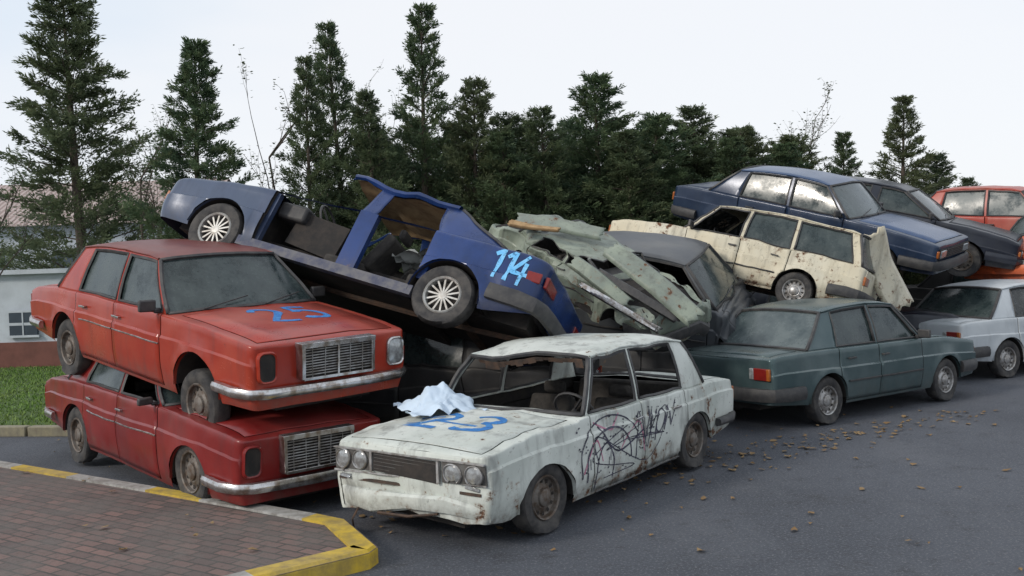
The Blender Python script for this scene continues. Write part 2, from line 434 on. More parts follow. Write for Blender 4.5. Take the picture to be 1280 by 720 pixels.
    for sg in (1,-1):
        RF.tube([(x1+(x0-x1)*k/10,sg*(yt+.016),rz(x1+(x0-x1)*k/10)+.002) for k in range(11)],.011 if doors else .035,6)
    if headliner:
        RF.grid([[(p[0],p[1]*.97,p[2]-.035) for p in r] for r in rows],1)
    def screen(c,bow,frac0=0.02,frac1=.97):
        P=[]
        for t in np.linspace(frac0,frac1,7):
            p=GP(c,t); row=[]
            for s in np.linspace(1,-1,11):
                row.append((p[0]+bow*(1-s*s)*(1-.45*t),p[1]*s,p[2]+(.03*(1-t)+.04*t)*(1-s*s)*.9))
            P.append(row)
        return P
    fw=screen(cols[0],.07 if S['style']=='lada' else .09); rw=screen(cols[-1],-.07)
    for P in (fw,rw):
        if P is fw and 'apillar' in skip: continue
        sgn=1 if P is fw else -1
        for path in (P[0],P[-1],[r[0] for r in P],[r[-1] for r in P]): GH.tube([(p[0]+.006*sgn,p[1],p[2]+.004) for p in path],.013,5,1)
    def D(p):
        if dent:
            f=min(1,max(0,(p.z-.1)/.3)); nv=noise.noise_vector(p*1.9+Vector((dseed,0,dseed)))*dent+noise.noise_vector(p*6+Vector((0,dseed,0)))*dent*.4
            p=p+nv*f
        if deform: p=deform(p)
        return p
    rm=roofmat or pm; bmats=[pm,M['dark'],M['rust_metal'],M['sill']]
    obs={}
    obs['body']=mkobj('body',B,bmats,car,D,sharp=sharp)
    obs['gh']=mkobj('window_pillars',GH,[pm,M['plastic']],obs['body'],D,solid=.018)
    if 'roof' not in skip: obs['roof']=mkobj('roof',RF,[rm,M['tan']],car,D,sharp=min(50,sharp+12))
    if 'bonnet' not in skip: obs['bonnet']=mkobj('bonnet',parts['bonnet'],[bonnetmat or pm],car,D,solid=.006,sharp=sharp)
    if parts['boot'].f and 'boot' not in skip: obs['boot']=mkobj('boot_lid',parts['boot'],[pm],car,D,solid=.006,sharp=sharp)
    def handle(dobj,x,sg):
        y=plan(x); z=ztop(x)-.13; mb=MB(); mb.box((x,sg*(y+.012),z),(.13,.018,.022)); mb.box((x+.05,sg*(y-.005),z),(.02,.04,.02)); mb.box((x-.05,sg*(y-.005),z),(.02,.04,.02))
        mkobj('door_handle',mb,[M['chrome'] if S['style'] in('merc','lada') else M['plastic']],dobj,D,bevel=.004)
    gm=M[glass] if glass else None
    dl={}
    for key,sg,fr in (('fdl',1,0),('fdr',-1,0),('rdl',1,1),('rdr',-1,1)):
        if not doors and sg==1: continue
        d=mkobj('door',parts[key],[doormat if (doormat and fr==1) else pm],car,D,solid=.005,sharp=sharp); dl[(sg,fr)]=d
        handle(d,(xsplit[1]+.10) if fr==0 else (xsplit[2]+.22),sg)
        mb=MB(); xa_,xb_=(xsplit[0]-.01,xsplit[1]+.01) if fr==0 else (xsplit[1]-.01,max(xsplit[2],xr+Ra)+.02)
        if S['style']=='merc': mb.tube([(x,sg*(plan(x)+.004),ztop(x)-.27) for x in np.linspace(xa_,xb_,8)],.008,5)
        elif S['style']=='fiat': mb.tube([(x,sg*(plan(x)+.003),zs(x)+.27) for x in np.linspace(xa_,xb_,8)],.013,5)
        else: mb.tube([(x,sg*(plan(x)-.012),zs(x)+.03) for x in np.linspace(xa_,xb_,8)],.007,5)
        mkobj('trim_strip',mb,[M['chrome'] if S['style']=='merc' else M['plastic']],d,D)
    if gm:
        for sg,ci,P in win:
            if ('win',sg,ci) in skip: continue
            mb=MB(); mb.grid(P); par=dl.get((sg,0 if ci==1 else 1),obs['body'])
            mkobj('window',mb,[gm],par,D)
        gf=M[glass_front or glass]
        if 'windshield' not in skip:
            mb=MB(); mb.grid(fw); mkobj('windshield',mb,[gf],car,D)
            wp=MB()
            for y0 in (.1,-.45):
                a=fw[0][4] if y0>0 else fw[0][8]; b=fw[1][1] if y0>0 else fw[1][5]
                wp.tube([Vector(a)+Vector((.03,0,.015)),Vector(b)+Vector((.03,0,.02))],.007,5)
            mkobj('wiper',wp,[M['plastic']],car,D)
        if 'rear_window' not in skip:
            mb=MB(); mb.grid(rw); mkobj('rear_window',mb,[gf],car,D)
    for sy in (.36,-.36):
        mb=MB(); mb.box((-.05,sy,.40),(.48,.48,.14)); mb.box((-.34,sy,.64),(.12,.46,.44),0,Matrix.Rotation(rad(-24),3,'Y')); mb.box((-.45,sy,.92),(.07,.24,.12))
        mkobj('seat',mb,[M['seat']],car,None,bevel=.04)
    mb=MB(); mb.box((-1.0,0,.42),(.45,1.25,.16)); mb.box((-1.26,0,.66),(.13,1.22,.46),0,Matrix.Rotation(rad(-16),3,'Y')); mkobj('rear_bench',mb,[M['seat']],car,None,bevel=.04)
    mb=MB(); mb.box((xA-.22,0,.78),(.34,1.3,.18)); mkobj('dashboard',mb,[M['plastic']],car,None,bevel=.03)
    mb=MB(); c=Vector((xA-.48,.36,.86)); ax=Vector((-.8,0,.45)).normalized(); u=ax.orthogonal().normalized(); w=ax.cross(u)
    mb.tube([c+(u*math.cos(a)+w*math.sin(a))*.19 for a in np.linspace(0,2*math.pi,21)],.013,6); mb.tube([c+u*.19,c-u*.19],.012,5); mb.tube([c,c-ax*.25],.02,6)
    mkobj('steering_wheel',mb,[M['plastic']],car)
    for wi,(xa,sg) in enumerate(((xf,1),(xf,-1),(xr,1),(xr,-1))):
        if not wheels[wi]: continue
        dz=(wdrop or {}).get(wi,0); cy=sg*(W2-.115); c=(xa,cy,Rw+dz); T=.088
        hub=MB(); hub.lathe([(.0,.0),(.14,.0),(.14,-.06),(0,-.06)],20,c,(0,sg,0)); 
        wheel=mkobj('wheel',hub,[M['dark']],car)
        r0=Rw*.60
        ty=MB(); ty.lathe([(r0,-T*.85),(Rw*.78,-T),(Rw*.93,-T*.9),(Rw*.985,-T*.65),(Rw,-T*.4),(Rw,T*.4),(Rw*.985,T*.65),(Rw*.93,T*.9),(Rw*.78,T),(r0+.01,T*.85),(r0-.012,T*.6)],36,c,(0,sg,0))
        zc=Rw+dz
        ty.v=[(p[0],p[1]*(1+ (.03 if p[2]<zc-Rw*.8 else 0)),max(p[2],zc-Rw*.93)) for p in ty.v]
        mkobj('tyre',ty,[M['rubber']],wheel)
        ri=MB()
        if rim=='alloy':
            ri.lathe([(r0+.005,T*.8),(r0-.005,T*.93),(r0-.02,T*.8),(r0-.025,-T*.3)],32,c,(0,sg,0)); ri.lathe([(.05,T*.45),(.04,T*.62),(0,T*.64)],16,c,(0,sg,0))
            ri.lathe([(r0-.02,T*.05),(0,T*.05)],24,c,(0,sg,0),1)
            for k in range(14):
                a=2*math.pi*k/14; R_=Matrix.Rotation(a,3,'Y'); mid=Vector(c)+R_@Vector((r0*.56,0,0))+Vector((0,sg*T*.50,0))
                ri.box(mid,(r0*.84,.016,.017),0,R_)
        else:
            ri.lathe([(r0+.005,T*.8),(r0-.002,T*.95),(r0-.015,T*.85),(r0-.02,T*.45),(r0*.78,T*.30),(r0*.62,T*.42),(r0*.50,T*.62),(r0*.42,T*.60)],32,c,(0,sg,0))
            ri.lathe([(r0*.42,T*.60),(r0*.40,T*.80),(r0*.28,T*.95),(0,T*1.0)],24,c,(0,sg,0),0)
            for k in range(12):
                a=2*math.pi*k/12; d_=Vector((math.cos(a),0,math.sin(a))); e=Vector((-math.sin(a),0,math.cos(a))); q=[]
                for (rr,ww,hh) in ((r0*.66,.009,T*.405),(r0*.66,-.009,T*.405),(r0*.84,-.013,T*.40),(r0*.84,.013,T*.40)): q.append(Vector(c)+d_*rr+e*ww+Vector((0,sg*(hh+.006),0)))
                ri.quad(*q,1)
        mkobj('rim',ri,[M['alloy'] if rim=='alloy' else M[rim],M['dark']],wheel)
    st=S['style']; cm=M['chrome']; bm_=bumpermat or (cm if st in('merc',) else (M['plastic'] if st!='modern' else pm))
    hb=.44 if st!='modern' else .46
    hh=.045 if st in('merc','lada') else .08
    sec=[(-.02,-hh),(.02,-hh*.9),(.035,-hh*.35),(.035,hh*.35),(.02,hh*.9),(-.02,hh)]
    def bpath(ext=.06,z=hb): 
        w=W2-.02
        return [(L2-.48,-w-.025,z),(L2-.2,-w-.02,z),(L2-.03,-w+.045,z),(L2+ext-.02,-w+.16,z),(L2+ext,-w*.5,z),(L2+ext+.012,0,z),(L2+ext,w*.5,z),(L2+ext-.02,w-.16,z),(L2-.03,w-.045,z),(L2-.2,w+.02,z),(L2-.48,w+.025,z)]
    if 'front_bumper' not in skip:
        mb=MB()
        if st=='lada':   # battered white-painted bumper apron
            pth=[(p[0]-.02,p[1]*.97,p[2]-.03+.02*math.sin(p[1]*5)) for p in bpath(.035)[2:-2]]
            mb.sweep(pth,[(-.02,-.075),(.015,-.07),(.03,-.02),(.03,.03),(.01,.055),(-.02,.06)])
            mkobj('front_bumper',mb,[pm],car,D,label='dented painted front bumper apron')
        else:
            mb.sweep(bpath(),sec)
            mkobj('front_bumper',mb,[bm_],car,D)
    if 'rear_bumper' not in skip:
        mb=MB(); mb.sweep([(p[0],-p[1],p[2]) for p in bpath()],[(-a,b) for a,b in sec],0,-1)
        mkobj('rear_bumper',mb,[bm_],car,D)
    xe=L2+.012
    if st=='merc' and lights:
        mb=MB(); w,h,zc=.72,.29,.675
        for (cy,cz,sy,sz) in ((0,zc+h/2,w+.07,.045),(0,zc-h/2,w+.02,.025),(w/2+.012,zc,.035,h),(-w/2-.012,zc,.035,h)): mb.box((xe+.04,cy,cz),(.10,sy,sz),0)
        mb.box((xe+.005,0,zc),(.03,w,h),1)
        for k in range(11): mb.box((xe+.055,0,zc-h/2+.03+k*(h-.05)/10),(.012,w,.009),2)
        for k in range(5): mb.box((xe+.062,-w/2+.09+k*(w-.18)/4,zc),(.010,.006,h-.02),2)
        mb.box((xe+.07,0,zc),(.02,.022,h),0)
        mkobj('grille',mb,[cm,M['dark'],M['steelgrey']],car,D,bevel=.004)
        for sg in (1,-1):
            mb=MB(); yc=sg*(W2-.20); wd=.19
            def rr(y,z,sy,sz,r,n=4):
                o=[]
                for (a0,cx,cz) in ((0,sy/2-r,sz/2-r),(90,-sy/2+r,sz/2-r),(180,-sy/2+r,-sz/2+r),(270,sy/2-r,-sz/2+r)):
                    for k in range(n+1): a=rad(a0+90*k/n); o.append((y+cx+r*math.cos(a),z+cz+r*math.sin(a)))
                return o
            rings=[[(xx,p[0],p[1]) for p in rr(yc,.655,sy,sz,r_)] for (xx,sy,sz,r_) in ((xe-.06,wd,.27,.06),(xe+.012,wd,.27,.06),(xe+.024,wd-.02,.25,.055),(xe+.016,wd-.04,.23,.05))]
            rings=[r+[r[0]] for r in rings]; mb.grid(rings,0)
            if ('lamp',sg) in skip:
                ln=[[(xe+.016-.008*q,p[0],p[1]) for p in rr(yc,.655,(wd-.04)*s_,.23*s_,.05*s_)] for (s_,q) in ((1,0),(.9,1),(.4,1.1),(.02,1.1))]; ln=[r+[r[0]] for r in ln]; mb.grid(ln,1)
                mkobj('headlight',mb,[pm,M['dark']],car,D,label='empty dark headlight socket')
            else:
                ln=[[(xe+.014+.022*q,p[0],p[1]) for p in rr(yc,.655,(wd-.04)*s_,.23*s_,.05*s_)] for (s_,q) in ((1,0),(.8,.6),(.4,.95),(.02,1))]; ln=[r+[r[0]] for r in ln]; mb.grid(ln,1)
                mkobj('headlight',mb,[cm,M['lens']],car,D)
    if st=='lada' and lights:
        mb=MB(); zc=.68; mb.box((xe+.004,0,zc),(.02,.62,.15),1)
        for k in range(5): mb.box((xe+.014,.0,zc-.055+k*.028),(.008,.60,.004),2)
        for (cy,cz,sy,sz) in ((0,zc+.093,1.47,.012),(0,zc-.093,1.47,.012),(.33,zc,.02,.17),(-.33,zc,.02,.17)): mb.box((xe+.010,cy,cz),(.03,sy,sz),0)
        for sg in (1,-1): mb.box((xe-.002,sg*.545,zc),(.018,.375,.168),2)
        mkobj('grille',mb,[M['steelgrey'],M['dark'],M['grey_metal']],car,D)
        for yc in (.45,.635,-.45,-.635):
            mb=MB(); mb.lathe([(.078,-.01),(.082,.02),(.074,.028),(.068,.02)],24,(xe,yc,zc),(1,0,0),0); mb.lathe([(.070,.016),(.05,.026),(.02,.031),(0,.032)],24,(xe,yc,zc),(1,0,0),1)
            mkobj('headlight',mb,[M['steelgrey'],M['lens']],car,D)
        mb=MB(); mb.box((xe-.005,0,.535),(.02,1.36,.02),0); mb.tube([(xe,.3,.33),(xe+.05,.05,.29),(xe+.01,-.3,.30)],.012,5,0); mb.tube([(xe,-.5,.35),(xe+.05,-.52,.2),(xe+.02,-.55,.06)],.008,5,0)
        mkobj('front_valance',mb,[M['rust_metal']],car,D)
        for sg in (1,-1):
            mb=MB(); mb.box((xe,sg*.60,.565),(.03,.13,.025)); mkobj('turn_signal',mb,[M['lens']],car,D,bevel=.006)
    if st in('fiat','modern') and lights:
        zc=.62 if st=='fiat' else .56
        mb=MB(); mb.box((xe,0,zc),(.03,1.36,.15),1)
        for k in range(5): mb.box((xe+.018,0,zc-.055+k*.028),(.012,.80,.008),0)
        mkobj('grille',mb,[M['plastic'],M['dark']],car,D)
        for sg in (1,-1):
            mb=MB(); mb.box((xe+.012,sg*.54,zc),(.035,.24,.12),0); mkobj('headlight',mb,[M['lens']],car,D,bevel=.015)
            mb=MB(); mb.box((xe-.01,sg*.70,zc),(.04,.06,.11),0); mkobj('turn_signal',mb,[M['amber']],car,D,bevel=.01)
    for sg in (1,-1):
        if not lights: break
        mb=MB(); xt_=-xe; zt_=.68 if st!='modern' else .72
        if st=='merc': mb.box((xt_,sg*.66,zt_),(.03,.30,.12),0); mb.box((xt_-.004,sg*.76,zt_),(.03,.08,.11),1)
        elif st=='modern': mb.box((xt_+.01,sg*.60,zt_),(.04,.34,.11),0); mb.box((xt_+.13,sg*(plan(-L2+.14)-.008),zt_),(.15,.02,.10),0)
        else: mb.box((xt_,sg*.60,zt_),(.035,.20,.14),0); mb.box((xt_-.003,sg*.715,zt_),(.035,.05,.14),1); mb.box((xt_-.003,sg*.47,zt_),(.03,.07,.13),2)
        mkobj('tail_light',mb,[M['red_lens'],M['amber'],M['lens']],car,D,bevel=.01)
    if 'mirror' not in skip:
        for sg in (1,-1):
            if not doors and sg==1: continue
            mb=MB(); y=plan(xA-.15)-.03; mb.box((xA-.14,sg*(y+.10),ztop(xA)+.075),(.05,.17,.11),0); mb.box((xA-.13,sg*y,ztop(xA)+.03),(.04,.07,.05),0)
            mkobj('side_mirror',mb,[M['plastic']],car,D,bevel=.015)
    if numbers:
        for nb in numbers:
            src=obs[nb['on']]; vs=[];ps=[]
            for o in [src]+(list(dl.values()) if nb.get('also') else []):
                k=len(vs); vs+=[v.co.copy() for v in o.data.vertices]; ps+=[tuple(k+i for i in p.vertices) for p in o.data.polygons]
            bvh=BVHTree.FromPolygons(vs,ps)
            mb=drape(bvh,nb['strokes'],nb['map'],nb['dir'],nb['w'],nb.get('off',.006))
            if mb.f: mkobj(nb['name'],mb,[M[nb['mat']]],src,merge=False)
    if extra: extra(car,D,obs)
    return car
def textstrokes(txt,gap=.78,shear=0):
    out=[];x=0
    for ch in txt:
        for pl in GL[ch]: out.append([(x+a+shear*b,b) for a,b in pl])
        x+= gap if ch not in '1i' else gap*.55
    return out

# ---------------------------------------------------------------- paints
P_red=paint('faded_red_paint',(.30,.024,.011),.20,.12,.26,(.36,.046,.022),dirt=.4,seed=1)
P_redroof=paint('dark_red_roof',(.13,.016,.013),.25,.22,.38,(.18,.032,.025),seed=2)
P_redlow=paint('deep_red_paint',(.17,.008,.008),.22,.10,.28,(.22,.015,.013),dirt=.45,seed=3)
P_white=paint('weathered_white_paint',(.62,.65,.61),.62,.15,.5,(.48,.52,.48),dirt=.9,seed=4)
P_green=paint('grey_green_paint',(.055,.092,.098),.05,.25,.22,(.09,.13,.137),metal=.25,dirt=.2,seed=5)
P_blue=paint('dark_blue_paint',(.006,.022,.085),.14,.10,.24,(.008,.040,.175),metal=.1,dirt=.35,seed=6,xfade=(.9,1.6,(.075,.10,.15)))
P_blue2=paint('navy_paint',(.010,.023,.055),.12,.22,.24,(.022,.044,.09),metal=.15,dirt=.25,seed=7)
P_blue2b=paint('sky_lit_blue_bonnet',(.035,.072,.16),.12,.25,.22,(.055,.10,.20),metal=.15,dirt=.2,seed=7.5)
P_navy=paint('black_blue_paint',(.007,.010,.020),.05,.12,.28,(.013,.018,.032),seed=8)
P_cream=paint('cream_paint',(.57,.51,.37),.72,.22,.5,(.58,.55,.44),dirt=.75,seed=9)
P_wreck=paint('pale_green_paint',(.27,.31,.245),.66,.3,.45,(.16,.20,.17),dirt=.9,seed=10)
P_grey=paint('grey_paint',(.050,.056,.066),.22,.32,.40,(.08,.09,.10),seed=11)
P_dark=paint('dark_grey_paint',(.022,.023,.026),.3,.3,.5,(.04,.04,.042),seed=12)
P_silver=paint('silver_white_paint',(.42,.46,.49),.06,.22,.30,(.50,.54,.57),dirt=.3,seed=13)
P_orange=paint('orange_red_paint',(.55,.08,.018),.25,.15,.4,(.55,.12,.04),dirt=.6,seed=14)
P_red3=paint('dull_red_paint',(.36,.045,.03),.12,.2,.35,(.42,.12,.09),seed=15)

# ---------------------------------------------------------------- cars
rs=random.Random(11)
scrib=[[(0,.0),(.0,.5),(.16,.88),(.45,1.05),(.75,.92),(.95,.55)],[(.08,-.1),(.10,.4),(.30,.75),(.60,.78),(.80,.45),(.82,.1)],[(.22,-.3),(.24,.2),(.40,.55),(.52,.2),(.50,-.2)],[(.9,.0),(1.0,.95),(1.12,.15),(1.24,.9)],[(.3,.9),(.6,.3),(1.1,.6)]]
scrib=[smooth_pl(p) for p in scrib]
scr2=[smooth_pl([(rs.uniform(0,1.7),rs.uniform(-.3,.9)) for _ in range(5)]) for _ in range(3)]
drips=[[(u,v),(u+rs.uniform(-.01,.01),v-rs.uniform(.05,.25))] for u,v in [(rs.uniform(0,1.3),rs.uniform(.1,.8)) for _ in range(16)]]
splat=[[(u,v),(u+rs.uniform(.004,.03),v+rs.uniform(-.01,.01))] for u,v in [(rs.uniform(-.1,1.6),rs.uniform(-.3,1.0)) for _ in range(70)]]
def D_lada(p):
    if p.x>1.7 and p.z<.6: p=p+Vector((.06*noise.noise(p*4),0,.06*noise.noise(p*5+Vector((3,1,2)))))
    if p.z>1.25: p=p+Vector((0,0,-.05*max(0,noise.noise(Vector((p.x*1.6,p.y*1.6,5))))*2))
    if .9<p.x<2.1 and p.z>.8: p=p+Vector((0,0,-.03*abs(noise.noise(Vector((p.x*3,p.y*2.2,1)))))) 
    return p
def ex_lada(car,D,obs):
    mb=MB()
    for k in range(16):
        y=-.52+k*.068; mb.grid([[(.52-.02*t,y+.04*w,1.35-(.03+.07*abs(noise.noise(Vector((k*1.7,3,0))))*2)*t) for w in (0,1,2)] for t in (0,.5,1)])
    mkobj('torn_strip',mb,[M['rust_metal']],car,D)
side=(0,-1,0)
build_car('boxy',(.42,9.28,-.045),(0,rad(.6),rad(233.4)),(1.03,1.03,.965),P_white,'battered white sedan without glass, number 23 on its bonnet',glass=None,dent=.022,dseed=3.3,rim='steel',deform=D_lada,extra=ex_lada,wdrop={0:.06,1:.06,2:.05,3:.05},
  skip=('mirror',),numbers=[
  dict(on='bonnet',strokes=textstrokes('23',.85),map=lambda u,v:(1.20+(1-v)*.44,-.42+u*.54,1.0),dir=(0,0,-1),w=.09,mat='spray_blue',name='painted_number'),
  dict(on='bonnet',strokes=[[(0,0),(.5,.1),(1.2,-.05)],[(.1,.3),(.4,.5)]],map=lambda u,v:(1.50-v*.4,-.50+u*.62,1.0),dir=(0,0,-1),w=.05,mat='spray_blue',name='painted_smear',off=.004),
  dict(on='body',also=1,strokes=[[(a*.95,b*.44) for a,b in pl] for pl in scrib],map=lambda u,v:(.92-u,0.9,.40+v),dir=side,w=.019,mat='spray_black',name='graffiti'),
  dict(on='body',also=1,strokes=[[(a*.8,b*.4) for a,b in pl] for pl in scr2+drips],map=lambda u,v:(.80-u,0.9,.45+v),dir=side,w=.011,mat='spray_black',name='graffiti'),
  dict(on='body',also=1,strokes=[[(a,b*.4) for a,b in pl] for pl in splat],map=lambda u,v:(.90-u,0.9,.45+v),dir=side,w=.016,mat='spray_black',name='paint_splatter'),
  dict(on='body',also=1,strokes=textstrokes('MON',.66,.3),map=lambda u,v:(-.10-u*.27,0.9,.53+v*(.26-.03*u)+.03*u),dir=side,w=.020,mat='spray_black',name='graffiti'),
  dict(on='body',also=1,strokes=[smooth_pl(p) for p in ([(-.1,0),(.10,.25),(.2,.05)],[(.5,.1),(.8,.3),(.9,.0)],[(.1,.4),(.35,.3),(.5,.42)])],map=lambda u,v:(.80-u*1.0,0.9,.44+v),dir=side,w=.020,mat='spray_pink',name='graffiti',off=.004)])
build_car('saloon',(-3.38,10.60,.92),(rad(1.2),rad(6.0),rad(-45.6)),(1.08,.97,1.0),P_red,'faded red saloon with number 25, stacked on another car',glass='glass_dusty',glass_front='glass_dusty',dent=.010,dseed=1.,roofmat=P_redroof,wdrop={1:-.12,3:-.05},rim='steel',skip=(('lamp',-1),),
  numbers=[dict(on='bonnet',strokes=textstrokes('25',.85),map=lambda u,v:(1.28+(1-v)*.52,-.24+u*.46,1.1),dir=(0,0,-1),w=.085,mat='spray_blue',name='painted_number')])
def D_low(p):
    if p.z>.95: p=Vector((p.x,p.y,.95+(p.z-.95)*.68))
    return p
build_car('saloon',(-3.42,10.50,-.03),(0,rad(2.4),rad(-48)),(1.05,.88,1.0),P_redlow,'deep red saloon crushed beneath another saloon on the asphalt',glass='glass_dusty',dent=.018,dseed=8.,deform=D_low,rim='steel',skip=(('win',-1,1),('lamp',-1)),wdrop={0:.12,1:.12})
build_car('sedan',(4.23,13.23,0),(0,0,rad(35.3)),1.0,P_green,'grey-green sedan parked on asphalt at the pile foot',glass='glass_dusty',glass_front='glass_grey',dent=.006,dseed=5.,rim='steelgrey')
build_car('sedan',(8.3,16.6,0),(0,0,rad(26.5)),1.02,P_silver,'silver-white small car parked beyond the grey-green sedan',glass='glass_clear',glass_front='glass_dusty',dent=.006,dseed=6.,rim='steelgrey')
def D_114(p):
    if p.z>1.0 and p.x>.05: p=p+Vector((0,0,.05*noise.noise(p*5)+.03))
    if p.z>1.0: p=p+Vector((0,0,-.05*abs(noise.noise(Vector((p.x*2,p.y*2,3))))*2))
    return p
def ex_114(car,D,obs):
    mb=MB(); mb.grid(crumpled((-.72,.30,.80),Matrix.Rotation(.5,3,'Y'),.30,.20,.08,3.3,14)); mkobj('torn_sheet',mb,[paint('pale_scrap',(.36,.38,.36),.3,.3,.7,seed=33)],car,None,sharp=25)
build_car('modern',(-1.85,11.1,1.50),(rad(27),rad(-15.5),rad(157)),(1.07,1.1,1.05),P_blue,'dark blue sedan without doors, number 114, tilted on the pile',glass=None,dent=.018,dseed=12.,deform=D_114,doors=False,rim='alloy',headliner=True,bumpermat=M['plastic'],skip=('front_bumper','mirror','apillar'),extra=ex_114,roofx0=.26,
  numbers=[dict(on='body',strokes=textstrokes('114',.8,.1),map=lambda u,v:(-1.60-u*.27,0.9,.60+v*.30),dir=side,w=.05,mat='spray_cyan',name='painted_number')])
def ridge(v,k=0): return abs(noise.noise(v+Vector((k*7.3,k,0))))
def D_crush(p):
    z=p.z if p.z<.80 else .80+(p.z-.80)*.42
    if p.x>.7: z-=.22*min(1,(p.x-.7)/.5)*ridge(Vector((p.x*1.5,p.y*1.5,2)))*2
    a=Vector([ridge(p*1.3,k)-.18 for k in range(3)])*.26+Vector([ridge(p*2.8,k+4)-.18 for k in range(3)])*.06
    return Vector((p.x,p.y,z))+a
def ex_crush(car,D,obs):
    I=inv_of(car)
    for i,(a,b,w,n,sd,nm,mt) in enumerate((
      ((1.18,11.75,2.24),(2.08,11.15,1.42),.16,(.25,-.8,.6),3,'door_panel',P_wreck),
      ((.72,11.7,2.10),(1.30,11.3,1.60),.09,(-.1,-.9,.5),31,'bent_fender',P_wreck),
      ((.10,12.7,2.64),(1.15,12.5,2.42),.14,(0,-.6,.8),9,'bent_roof_panel',P_wreck),
      ((.0,12.5,2.56),(.6,12.2,2.44),.045,(0,-.6,.8),12,'torn_strip',M['tan']),
      ((.8,11.5,1.78),(1.62,11.1,1.28),.035,(-.2,-.9,.3),15,'bumper_bar',M['chrome']),
      ((1.0,11.6,1.94),(1.85,11.2,1.38),.05,(-.2,-.9,.3),18,'grille_bar',M['plastic']))):
        mb=MB(); P=folded_panel(a,b,w,n,sd,3,.025); P=[[I@q for q in r] for r in P]; mb.grid(P); mkobj(nm,mb,[mt],car,None,sharp=8,solid=.02)
build_car('sedan',(.98,12.75,1.50),(rad(7),rad(23),rad(-47)),(.68,.72,.74),P_wreck,'pale green crumpled car wedged nose-down in the pile',glass='glass_clear',dent=.02,dseed=20.,deform=D_crush,wheels=(0,0,0,0),lights=False,extra=ex_crush,sharp=12,bumpermat=M['plastic'],skip=('windshield','mirror','bonnet',('win',-1,1),('win',-1,3),('win',1,1),'rear_window'))
def D_grey(p):
    if p.x>.85: p=Vector((.85+(p.x-.85)*.18,p.y*(1-.1*(p.x-.85)),p.z-.12*(p.x-.85)))+noise.noise_vector(p*4)*.05
    return p
build_car('sedan',(2.05,14.1,.74),(rad(12),rad(9),rad(-22)),1.08,P_grey,'dusty grey sedan with its nose crushed, wedged in the pile',glass='glass_dusty',dent=.012,dseed=25.,wheels=(0,0,1,1),deform=D_grey,lights=False,skip=(('win',-1,1),'front_bumper'))
def ex_wag(car,D,obs):
    I=inv_of(car); mb=MB(); P=folded_panel((5.06,14.15,2.28),(5.46,14.2,1.2),.23,(.25,-.95,.2),21,5,.07); mb.grid([[I@q for q in r] for r in P]); mkobj('tailgate',mb,[P_cream],car,None,sharp=8,solid=.035,label='bent tailgate hanging off the rear')
build_car('wagon',(3.26,14.95,1.42),(rad(10),rad(-14.0),rad(150)),.90,P_cream,'rusty cream estate car lying on the pile',glass='glass_dusty',dent=.034,dseed=30.,rim='steelgrey',skip=(('win',1,1),),extra=ex_wag)
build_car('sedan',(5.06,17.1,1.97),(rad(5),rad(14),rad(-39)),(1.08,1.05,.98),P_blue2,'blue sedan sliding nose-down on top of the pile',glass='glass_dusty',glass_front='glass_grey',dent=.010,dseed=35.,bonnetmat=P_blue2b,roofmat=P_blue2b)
build_car('modern',(6.85,18.6,1.90),(rad(4),rad(13),rad(-30)),(1.05,1.05,.98),P_navy,'black-blue sedan on the pile behind another sedan',glass='glass_dusty',dent=.012,dseed=40.)
build_car('sedan',(9.75,19.9,1.66),(rad(3),rad(4),rad(-38)),1.06,P_red3,'dull red sedan stacked high on the pile',glass='glass_grey',dent=.015,dseed=45.)
build_car('modern',(10.3,18.3,1.35),(0,rad(5),rad(-150)),1.0,P_orange,'orange car stacked above the parked silver car',glass='glass_dusty',dent=.06,dseed=50.)
build_car('sedan',(-1.2,12.3,0),(0,0,rad(160)),1.0,P_dark,'dark grey sedan buried under the pile',glass='glass_dusty',dent=.05,dseed=55.)
build_car('sedan',(1.6,14.2,-.05),(0,0,rad(-40)),1.0,P_dark,'dark grey sedan buried under the pile',glass='glass_dusty',dent=.05,dseed=60.)
build_car('sedan',(5.4,16.9,.1),(0,0,rad(-20)),1.05,P_navy,'black-blue sedan at the bottom of the pile',glass='glass_dusty',dent=.03,dseed=65.)
build_car('sedan',(9.6,19.2,.3),(0,0,rad(-30)),1.05,P_dark,'dark sedan carrying the orange car',glass='glass_dusty',dent=.03,dseed=68.)

# ---------------------------------------------------------------- ground
def sheet(name,pts,z,mat,kind='structure'):
    mb=MB(); mb.add([(x,y,z) for x,y in pts],[tuple(range(len(pts)))]); o=mkobj(name,mb,[mat],smooth=False); o['kind']=kind; return o
m,nt,b=newmat('asphalt')
n1=noise_(nt,.35,6,.6); n2=noise_(nt,45,8,.8); n3=noise_(nt,2.2,8,.7); n4=noise_(nt,9,8,.75); n5=noise_(nt,.9,7,.65,None,(1,.35,1))
c=mixc(nt,mrange(nt,n1,.35,.65),(.058,.065,.082),(.088,.097,.118)); c=mixc(nt,mrange(nt,n3,.53,.72),c,(.042,.045,.054)); c=mixc(nt,math_(nt,'MULTIPLY',mrange(nt,n5,.50,.64),.5),c,(.115,.122,.14)); c=mixc(nt,math_(nt,'MULTIPLY',mrange(nt,n4,.5,.7),.6),c,(.038,.038,.044)); c=mixc(nt,mrange(nt,n2,.51,.64),c,(.22,.23,.245))
lk(nt,c,b.inputs['Base Color']); b.inputs['Roughness'].default_value=.75; bump(nt,b,n2,1.0,.02); M['asphalt']=m
sheet('ground',[(-300,-60),(300,-60),(300,600),(-300,600)],0,M['asphalt'])
m,nt,b=newmat('brick_paving')
tc=nt.nodes.new('ShaderNodeTexCoord'); mp=nt.nodes.new('ShaderNodeMapping'); mp.inputs['Rotation'].default_value=(0,0,rad(34)); lk(nt,tc.outputs['Object'],mp.inputs[0])
